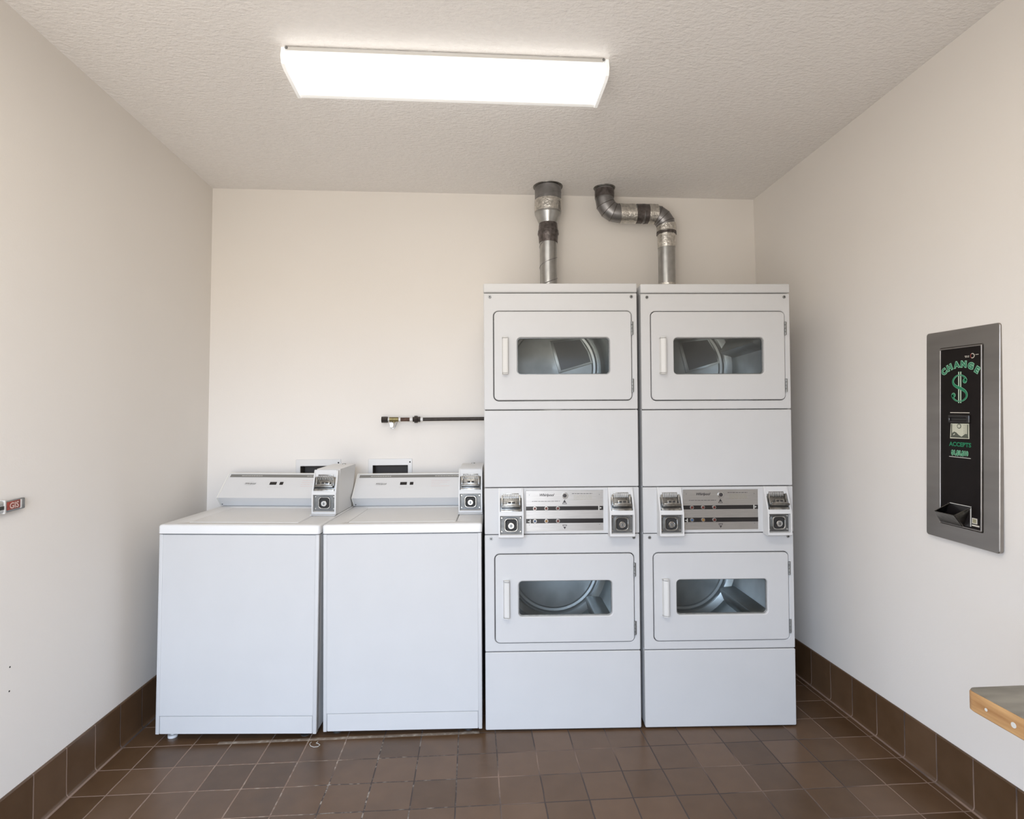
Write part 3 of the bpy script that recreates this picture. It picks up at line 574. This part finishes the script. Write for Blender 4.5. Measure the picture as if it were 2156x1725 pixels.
def bent_duct():
    X0 = 2.262; r = root('vent_duct', (2.621, .655, ZT), 'bent grey metal vent duct with two taped elbows from the dryer near the right wall', 'duct', group='dryer vent ducts')
    R0 = .052; xa, xb, zh = X0-2.621, 0.0, 2.548-ZT; RB = .080
    def elbow(name, cx, cz, a0, a1, seg, m, rad=R0):
        loops = []
        for i in range(seg+1):
            a = math.radians(a0+(a1-a0)*i/seg); d = Vector((math.cos(a), 0, math.sin(a)))
            k = 1/math.cos(math.radians(abs(a1-a0))/seg/2) if 0 < i < seg else 1.0
            loops.append(ring(Vector((cx, 0, cz))+d*RB, d*k, (0, 1, 0), rad))
        e = MB().loft(loops).build(name, m, r, ang=8.5)
        for i in range(1, seg):
            a = math.radians(a0+(a1-a0)*i/seg); d = Vector((math.cos(a), 0, math.sin(a)))
            MB().tube(ring(Vector((cx, 0, cz))+d*RB, d, (0, 1, 0), rad+.0008), .0017, 6, closed=True).build('gore_seam', 'darktape', e)
        return e
    # first elbow: down from the ceiling, turning right
    elbow('elbow', xa+RB, zh+RB, 180, 270, 4, 'duct_dark')
    vduct(r, 'upper_pipe', 'duct_dark', [(zh+RB, R0+.0008), (H-ZT, R0+.0008)], x=xa)
    vduct(r, 'taped_joint', 'darktape', crumple([(H-ZT-.058, R0+.0025), (H-ZT-.014, R0+.0025)], .0010, 11), x=xa)
    vduct(r, 'ceiling_collar', 'chromed', [(H-ZT-.008, R0+.004), (H-ZT-.004, .060), (H-ZT, .062)], x=xa)
    h0, h1 = xa+RB, xb-RB; L = h1-h0
    def hband(name, m, f0, f1, rad, amt, seed, sk=0.0):
        Rn = random.Random(seed); loops = []
        for i in range(6):
            f = f0+(f1-f0)*i/5; rd = rad+Rn.uniform(-amt, amt); lp = ring((h0+L*f, 0, zh), (0, 0, 1), (0, 1, 0), rd)
            loops.append([p+Vector((sk*(p.z-zh), 0, 0)) for p in lp])
        return MB().loft(loops).build(name, m, r, ang=20)
    hband('duct_pipe', 'duct_dark', -.02, 1.02, R0, 0, 1)
    hband('foil_tape', 'foil', .02, .48, R0+.0022, .0010, 2, -.1)
    hband('taped_joint', 'darktape', .48, .72, R0+.0030, .0008, 4, .15)
    hband('taped_joint', 'darktape', .72, .96, R0+.0030, .0008, 6, -.15)
    hband('foil_tape', 'foil', .86, 1.12, R0+.0036, .0008, 8, 0)
    e2 = elbow('elbow', xb-RB, zh-RB, 90, 0, 4, 'duct_dark')
    # tape wrapped round the elbow's lower gore
    cxx, czz = xb-RB, zh-RB
    for nm, m, a0, a1, rd in (('foil_tape', 'foil', 12, -14, .003), ('taped_joint', 'darktape', -16, -24, .0042)):
        loops = []
        for i in range(4):
            a = a0+(a1-a0)*i/3; ar = math.radians(max(a, 0)); d = Vector((math.cos(ar), 0, math.sin(ar)))
            c = Vector((cxx, 0, czz))+d*RB+Vector((0, 0, min(a, 0)*.0016)); loops.append(ring(c, d, (0, 1, 0), R0+rd))
        MB().loft(loops).build(nm, m, r, ang=20)
    zt_ = zh-RB
    vduct(r, 'duct_pipe', 'galv', [(0, .0475), (zt_, .0485)], x=xb)
    vduct(r, 'foil_tape', 'foil', crumple([(zt_-.115, .0505), (zt_-.038, .0515)], .0012, 21), x=xb)
    vduct(r, 'foil_tape', 'foil', crumple([(.122, .0495), (.165, .0498)], .0006, 22), x=xb)
    helix(r, xb, 0, .0500, .115, .160, .55, 3.3, th=.0032, m='darktape'); helix(r, xb, 0, .0500, .100, .118, .5, 3.6, th=.0036, m='darktape')
    vduct(r, 'taped_joint', 'darktape', [(0, .0500), (.012, .0500)], x=xb)
bent_duct()

# ------------------------------------------------------------------ change machine set in the right wall
def change_machine():
    r = root('change_machine', (3.222, -.486, .930), 'tall black bill changer with brushed steel surround set in the right wall', 'change machine', rz=-math.pi/2, ry=.028)
    mb = MB(); plate(mb, (0, .303, 0, .752), -.010, .004, r=.010, bev=.002, hole=(.064, .242, .056, .690), hr=.003, n=5); mb.build('steel_surround', 'steelv', r)
    mb = MB(); plate(mb, (.0655, .2405, .0575, .6885), -.0145, -.002, r=.003, bev=.001, hole=(.0705, .2355, .0625, .6835), hr=.002, n=3); mb.build('inner_trim', 'steelv', r)
    MB().box(.0665, .2395, -.0115, -.003, .0585, .6875, .001).build('face_panel', 'blackpanel', r)
    D0 = -.0125
    P = lambda x, z: (x, D0, z); P2 = lambda x, z: (x, D0-.0006, z); P3 = lambda x, z: (x, D0-.0012, z)
    # arched word
    mb = MB(); ctr = [(.085, .6055), (.109, .619), (.139, .627), (.168, .627), (.197, .6195), (.2215, .6045)]; ang = [38, 22, 8, -5, -18, -33]
    for ch, (cx, cz), a in zip('CHANGE', ctr, ang):
        ca, sa = math.cos(math.radians(a)), math.sin(math.radians(a))
        for off, fn, mi in ((.0021, P, 0), (.0000, P2, 1)):
            v, f = text(ch, .0285, 0, off+.0008); v = [(x*1.05, y-.0100) for x, y in v]
            put(mb, (v, f), lambda x, y: fn(cx+x*ca-y*sa, cz+x*sa+y*ca), mi)
    mb.build('change_lettering', ['greenl', 'greend'], r)
    # dollar sign: two bars and a swelling S with ball ends
    mb = MB(); cx, cz = .152, .546
    for k, (fn, mi, e) in enumerate(((P, 0, .0014), (P2, 2, 0))):
        for s in (-1, 1): x = cx+s*.0042; hw = .0014+e*.8; mb.add([fn(x-hw, cz-.053-e), fn(x+hw, cz-.053-e), fn(x+hw, cz+.054+e), fn(x-hw, cz+.054+e)], [(0, 1, 2, 3)], mi)
    Sp = [(.0270, .0235, .0065), (.0225, .0335, .0045), (.0120, .0410, .0028), (.0, .0435, .0022), (-.0145, .0400, .0030), (-.0250, .0300, .0042), (-.0275, .0190, .0052), (-.0215, .0090, .0062), (-.008, .0015, .0070), (.0085, -.0050, .0072), (.0230, -.0140, .0062), (.0290, -.0250, .0052), (.0265, -.0360, .0042), (.0150, -.0450, .0030), (.0, -.0480, .0022), (-.0145, -.0455, .0028), (-.0260, -.0370, .0042), (-.0310, -.0255, .0065)]
    # smooth it
    def cat(P_, n=6):
        out = []
        for i in range(len(P_)-1):
            p0 = P_[max(i-1, 0)]; p1 = P_[i]; p2 = P_[i+1]; p3 = P_[min(i+2, len(P_)-1)]
            for k in range(n):
                t = k/n; out.append(tuple(.5*((2*b)+(-a+c)*t+(2*a-5*b+4*c-d)*t*t+(-a+3*b-3*c+d)*t**3) for a, b, c, d in zip(p0, p1, p2, p3)))
        return out+[P_[-1]]
    Sc = cat(Sp)
    for fn, mi, e in ((P2, 0, .0014), (P3, 1, 0)):
        L_, R_ = [], []
        for i, (x, z, w) in enumerate(Sc):
            a = Sc[max(i-1, 0)]; b = Sc[min(i+1, len(Sc)-1)]; dx, dz = b[0]-a[0], b[1]-a[1]; l = math.hypot(dx, dz); nx, nz = -dz/l, dx/l; w = (w+e)*.62
            L_.append((x+nx*w, z+nz*w)); R_.append((x-nx*w, z-nz*w))
        for i in range(len(Sc)-1): mb.add([fn(cx+p[0], cz+p[1]) for p in (L_[i], L_[i+1], R_[i+1], R_[i])], [(0, 1, 2, 3)], mi)
        for ex, ez in ((.0215, .0225), (-.0255, -.0265)):
            rd = .0072+e; mb.add([fn(cx+ex+rd*math.cos(t*math.pi/9), cz+ez+rd*math.sin(t*math.pi/9)) for t in range(18)], [tuple(range(18))], mi)
    mb.build('dollar_sign', ['greenl', 'green', 'cream'], r)
    mb = MB()
    for i in range(24):
        a, b = 2*math.pi*i/24, 2*math.pi*(i+1)/24; mi = 1 if -.6 < math.cos((a+b)/2)-.2 else 0
        mb.add([P(.203+.0088*math.cos(a), .653+.0088*math.sin(a)), P(.203+.0088*math.cos(b), .653+.0088*math.sin(b)), P(.203+.0062*math.cos(b), .653+.0062*math.sin(b)), P(.203+.0062*math.cos(a), .653+.0062*math.sin(a))], [(0, 1, 2, 3)], mi)
    dashes(mb, .172, .190, .653, .0018, P, 1); dashes(mb, .174, .190, .649, .0018, P, 1); dashes(mb, .215, .227, .655, .0018, P, 1)
    mb.build('lock_ring', ['red', 'cream'], r)
    q = lambda m_, x0, x1, z0, z1, fn, mi: m_.add([fn(x0, z0), fn(x1, z0), fn(x1, z1), fn(x0, z1)], [(0, 1, 2, 3)], mi)
    mb = MB(); mb.box(.113, .191, -.0135, -.011, .4565, .4590); mb.build('top_rule', 'cream', r)
    mb = MB(); plate(mb, (.108, .196, .4215, .4500), -.019, -.010, r=.003, bev=.002, hole=(.115, .185, .4300, .4400), hr=.002, n=3); mb.box(.114, .186, -.0118, -.0112, .429, .441, mi=1); mb.build('bill_slot', ['black', 'dark'], r)
    mb = MB(); mb.loft([[(x, y, z) for x, z in ((.1115, .366), (.1905, .368), (.1895, .4205), (.1145, .419))] for y in (-.0115, -.0128)])
    P = lambda x, z: (x, -.0131, z); P2 = lambda x, z: (x, -.0134, z)
    q(mb, .1145, .1880, .370, .3745, P, 1); q(mb, .1160, .1205, .374, .417, P, 1); q(mb, .1825, .1870, .374, .417, P, 1)
    for i in range(7): q(mb, .1700+(.0008 if i % 2 else 0), .1715, .384+i*.0048, .387+i*.0048, P, 1); q(mb, .1765, .1785, .384+i*.0048, .3865+i*.0048, P, 1)
    mb.add([P(x, z) for x, z in ((.1205, .374), (.1600, .374), (.1480, .380), (.1385, .388), (.1290, .391), (.1205, .385))], [tuple(range(6))], 1)
    mb.add([P(x, z) for x, z in ((.1600, .374), (.1825, .374), (.1825, .384), (.1740, .384))], [(0, 1, 2, 3)], 1)
    mb.add([P(.150+.0088*math.cos(t*math.pi/9), .4105+.0088*math.sin(t*math.pi/9)) for t in range(18)], [tuple(range(18))], 1)
    mb.add([P2(.150+.0060*math.cos(t*math.pi/9), .4105+.0060*math.sin(t*math.pi/9)) for t in range(18)], [tuple(range(18))], 0)
    mb.add([P2(x, z) for x, z in ((.1265, .3775), (.1335, .3815), (.1320, .3850), (.1250, .3800))], [(0, 1, 2, 3)], 0)
    mb.build('sample_bill', ['bill', 'billdark'], r)
    P = lambda x, z: (x, D0, z); P2 = lambda x, z: (x, D0-.0006, z)
    mb = MB(); put(mb, text('ACCEPTS', .0205, 0, .0007), lambda x, y: P(.153+x*1.06, .3395+y)); mb.build('accepts_lettering', 'green', r)
    mb = MB()
    for off, fn, mi in ((.0017, P, 0), (.0001, P2, 1)):
        put(mb, text('$1,$5,$10', .0215, 0, off), lambda x, y: fn(.1515+x*.80, .3095+y), mi)
    mb.build('amount_lettering', ['greenl', 'green'], r)
    mb = MB(); q(mb, .107, .197, .3000, .3022, P, 0); mb.build('bottom_rule', 'printlight', r)
    # coin cup: scoop with open top
    a, b = .086, .176
    outer = [(a, -.010, .066), (b, -.010, .064), (b+.020, -.078, .106), (a+.020-.012, -.078, .105)]
    mb = MB(); B0, B1 = (.068, -.010, .060), (.156, -.010, .060); F0, F1 = (.085, -.060, .082), (.167, -.060, .080)
    T0, T1 = (.106, -.078, .106), (.190, -.078, .106); K0, K1 = (.112, -.010, .136), (.198, -.010, .136)
    def sheet(pts, th=.002):
        n = (Vector(pts[1])-Vector(pts[0])).cross(Vector(pts[2])-Vector(pts[0])).normalized()*th
        mb.loft([[Vector(p) for p in pts], [Vector(p)+n for p in pts]])
    G0, G1 = (.072, -.014, .062), (.166, -.014, .062)
    L0, L1 = (.106, -.066, .106), (.188, -.066, .106)
    sheet([G0, G1, L1, L0]); sheet([G0, L0, K0]); sheet([G1, K1, L1]); mb.build('coin_cup', 'chromed', r)
    mb = MB(); mb.box(.100, .198, -.0135, -.011, .066, .1345); mb.build('cup_opening', 'black', r)
    mb = MB(); mb.box(.112, .198, -.0145, -.011, .1345, .1365); mb.box(.1965, .1985, -.0145, -.011, .068, .1365); mb.build('cup_rim', 'printlight', r)
    mb = MB(); mb.box(.202, .222, -.0127, -.011, .080, .099); q(mb, .205, .219, .083, .096, lambda x, z: (x, -.0130, z), 1); mb.box(.202, .230, -.0127, -.011, .0715, .0765); mb.build('sticker', ['cream', 'printolive'], r)
change_machine()

# ------------------------------------------------------------------ folding table corner on the right
def table():
    r = root('folding_table', (2.604, -1.323, 0), 'grey laminate table with oak edging against the right wall at lower right', 'table')
    W_, D_, zt = .588, 1.25, .760
    o = lambda p, d: (p[0], p[1], d)
    MB().loft([[(x, y, z) for x, y in rr(.003, W_, -D_, -.003, .018, 6)] for z in (zt-.006, zt)]).build('tabletop', 'laminate', r)
    mb = MB(); mb.loft([[(x, y, z) for x, y in rr(k, W_+.004-k, -D_-.003+k, -k, .022, 6)] for z, k in ((zt-.044, .002), (zt-.042, 0), (zt-.005, 0), (zt-.0015, .0015))]); ed = mb.build('wood_edging', 'oak', r)
    for y, s in ((-.055, .0034), (-.118, .0058)): MB().cyl((.0005, y, zt-.0235), (-1, 0, 0), s, .0012, 16).build('screw_plug', 'printlight', ed)
    for x, y in ((.50, -.62), (.10, -1.12), (.50, -1.12)): MB().box(x, x+.05, y-.05, y, 0, zt-.043, .004).build('leg', 'oak', r)
table()

# ------------------------------------------------------------------ fitting on the left wall
def left_fitting():
    r = root('wall_fitting', (.030, -.560, 1.105), 'small chrome fitting with a red lettered tag on the left wall at picture edge', 'wall fitting', rz=math.pi/2)
    # local x runs toward the back wall, local y into the left wall
    MB().box(-.30, -.083, -.013, -.001, -.021, .017, .005, seg=3).build('bar', 'chrome', r)
    MB().box(-.30, -.084, -.0135, -.012, -.010, .001, .0004).build('bar_stripe', 'dark', r)  # narrow dark strip along the bar's front
    MB().box(-.084, -.076, -.014, .001, -.024, .019, .002).build('end_collar', 'handle', r)
    T_ = lambda x, y, z: (x, y, z+(x+.045)*.06)
    mb = MB(); b = MB().box(-.077, .004, -.0115, .001, -.020, .015, .003); mb.add([T_(*p) for p in b.v], b.f); mb.build('holder', 'castmetal', r)
    mb = MB(); b = MB().box(-.072, -.019, -.0135, -.010, -.013, .013, .0015); mb.add([T_(*p) for p in b.v], b.f); tg = mb.build('tag_plate', 'red', r)
    mb = MB(); put(mb, text('GIS', .026, 0, .0007), lambda x, y: T_(-.0455+x*1.0, -.0142, -.009+y)); mb.build('tag_lettering', 'pinkish', tg)
    MB().box(-.019, -.012, -.0132, -.010, -.014, .014, .0008).build('tag_edge', 'handle', tg)
left_fitting()

# ------------------------------------------------------------------ small bits
for z, lab in ((.582, 'tiny dark screw hole low on the left wall, upper of two'), (.505, 'tiny dark screw hole low on the left wall, lower of two')):
    o = MB().cyl((xl(z)+.0006, -.582, z), (-1, 0, 0), .0028, .004, 12).build('screw_hole', 'dark')
    o['label'] = lab; o['category'] = 'screw hole'; o['group'] = 'screw holes in the left wall'
pts = [(.815, -.020, .0016), (.812, -.034, .0016), (.820, -.050, .0016), (.836, -.060, .0016), (.852, -.058, .0018), (.858, -.046, .0022), (.848, -.036, .0022), (.838, -.030, .0018), (.842, -.018, .0016)]
o = MB().tube(pts, .0012, 6).build('lint_thread', 'printlight'); o['label'] = 'pale curl of thread on the floor tiles in front of the washers'; o['category'] = 'thread'
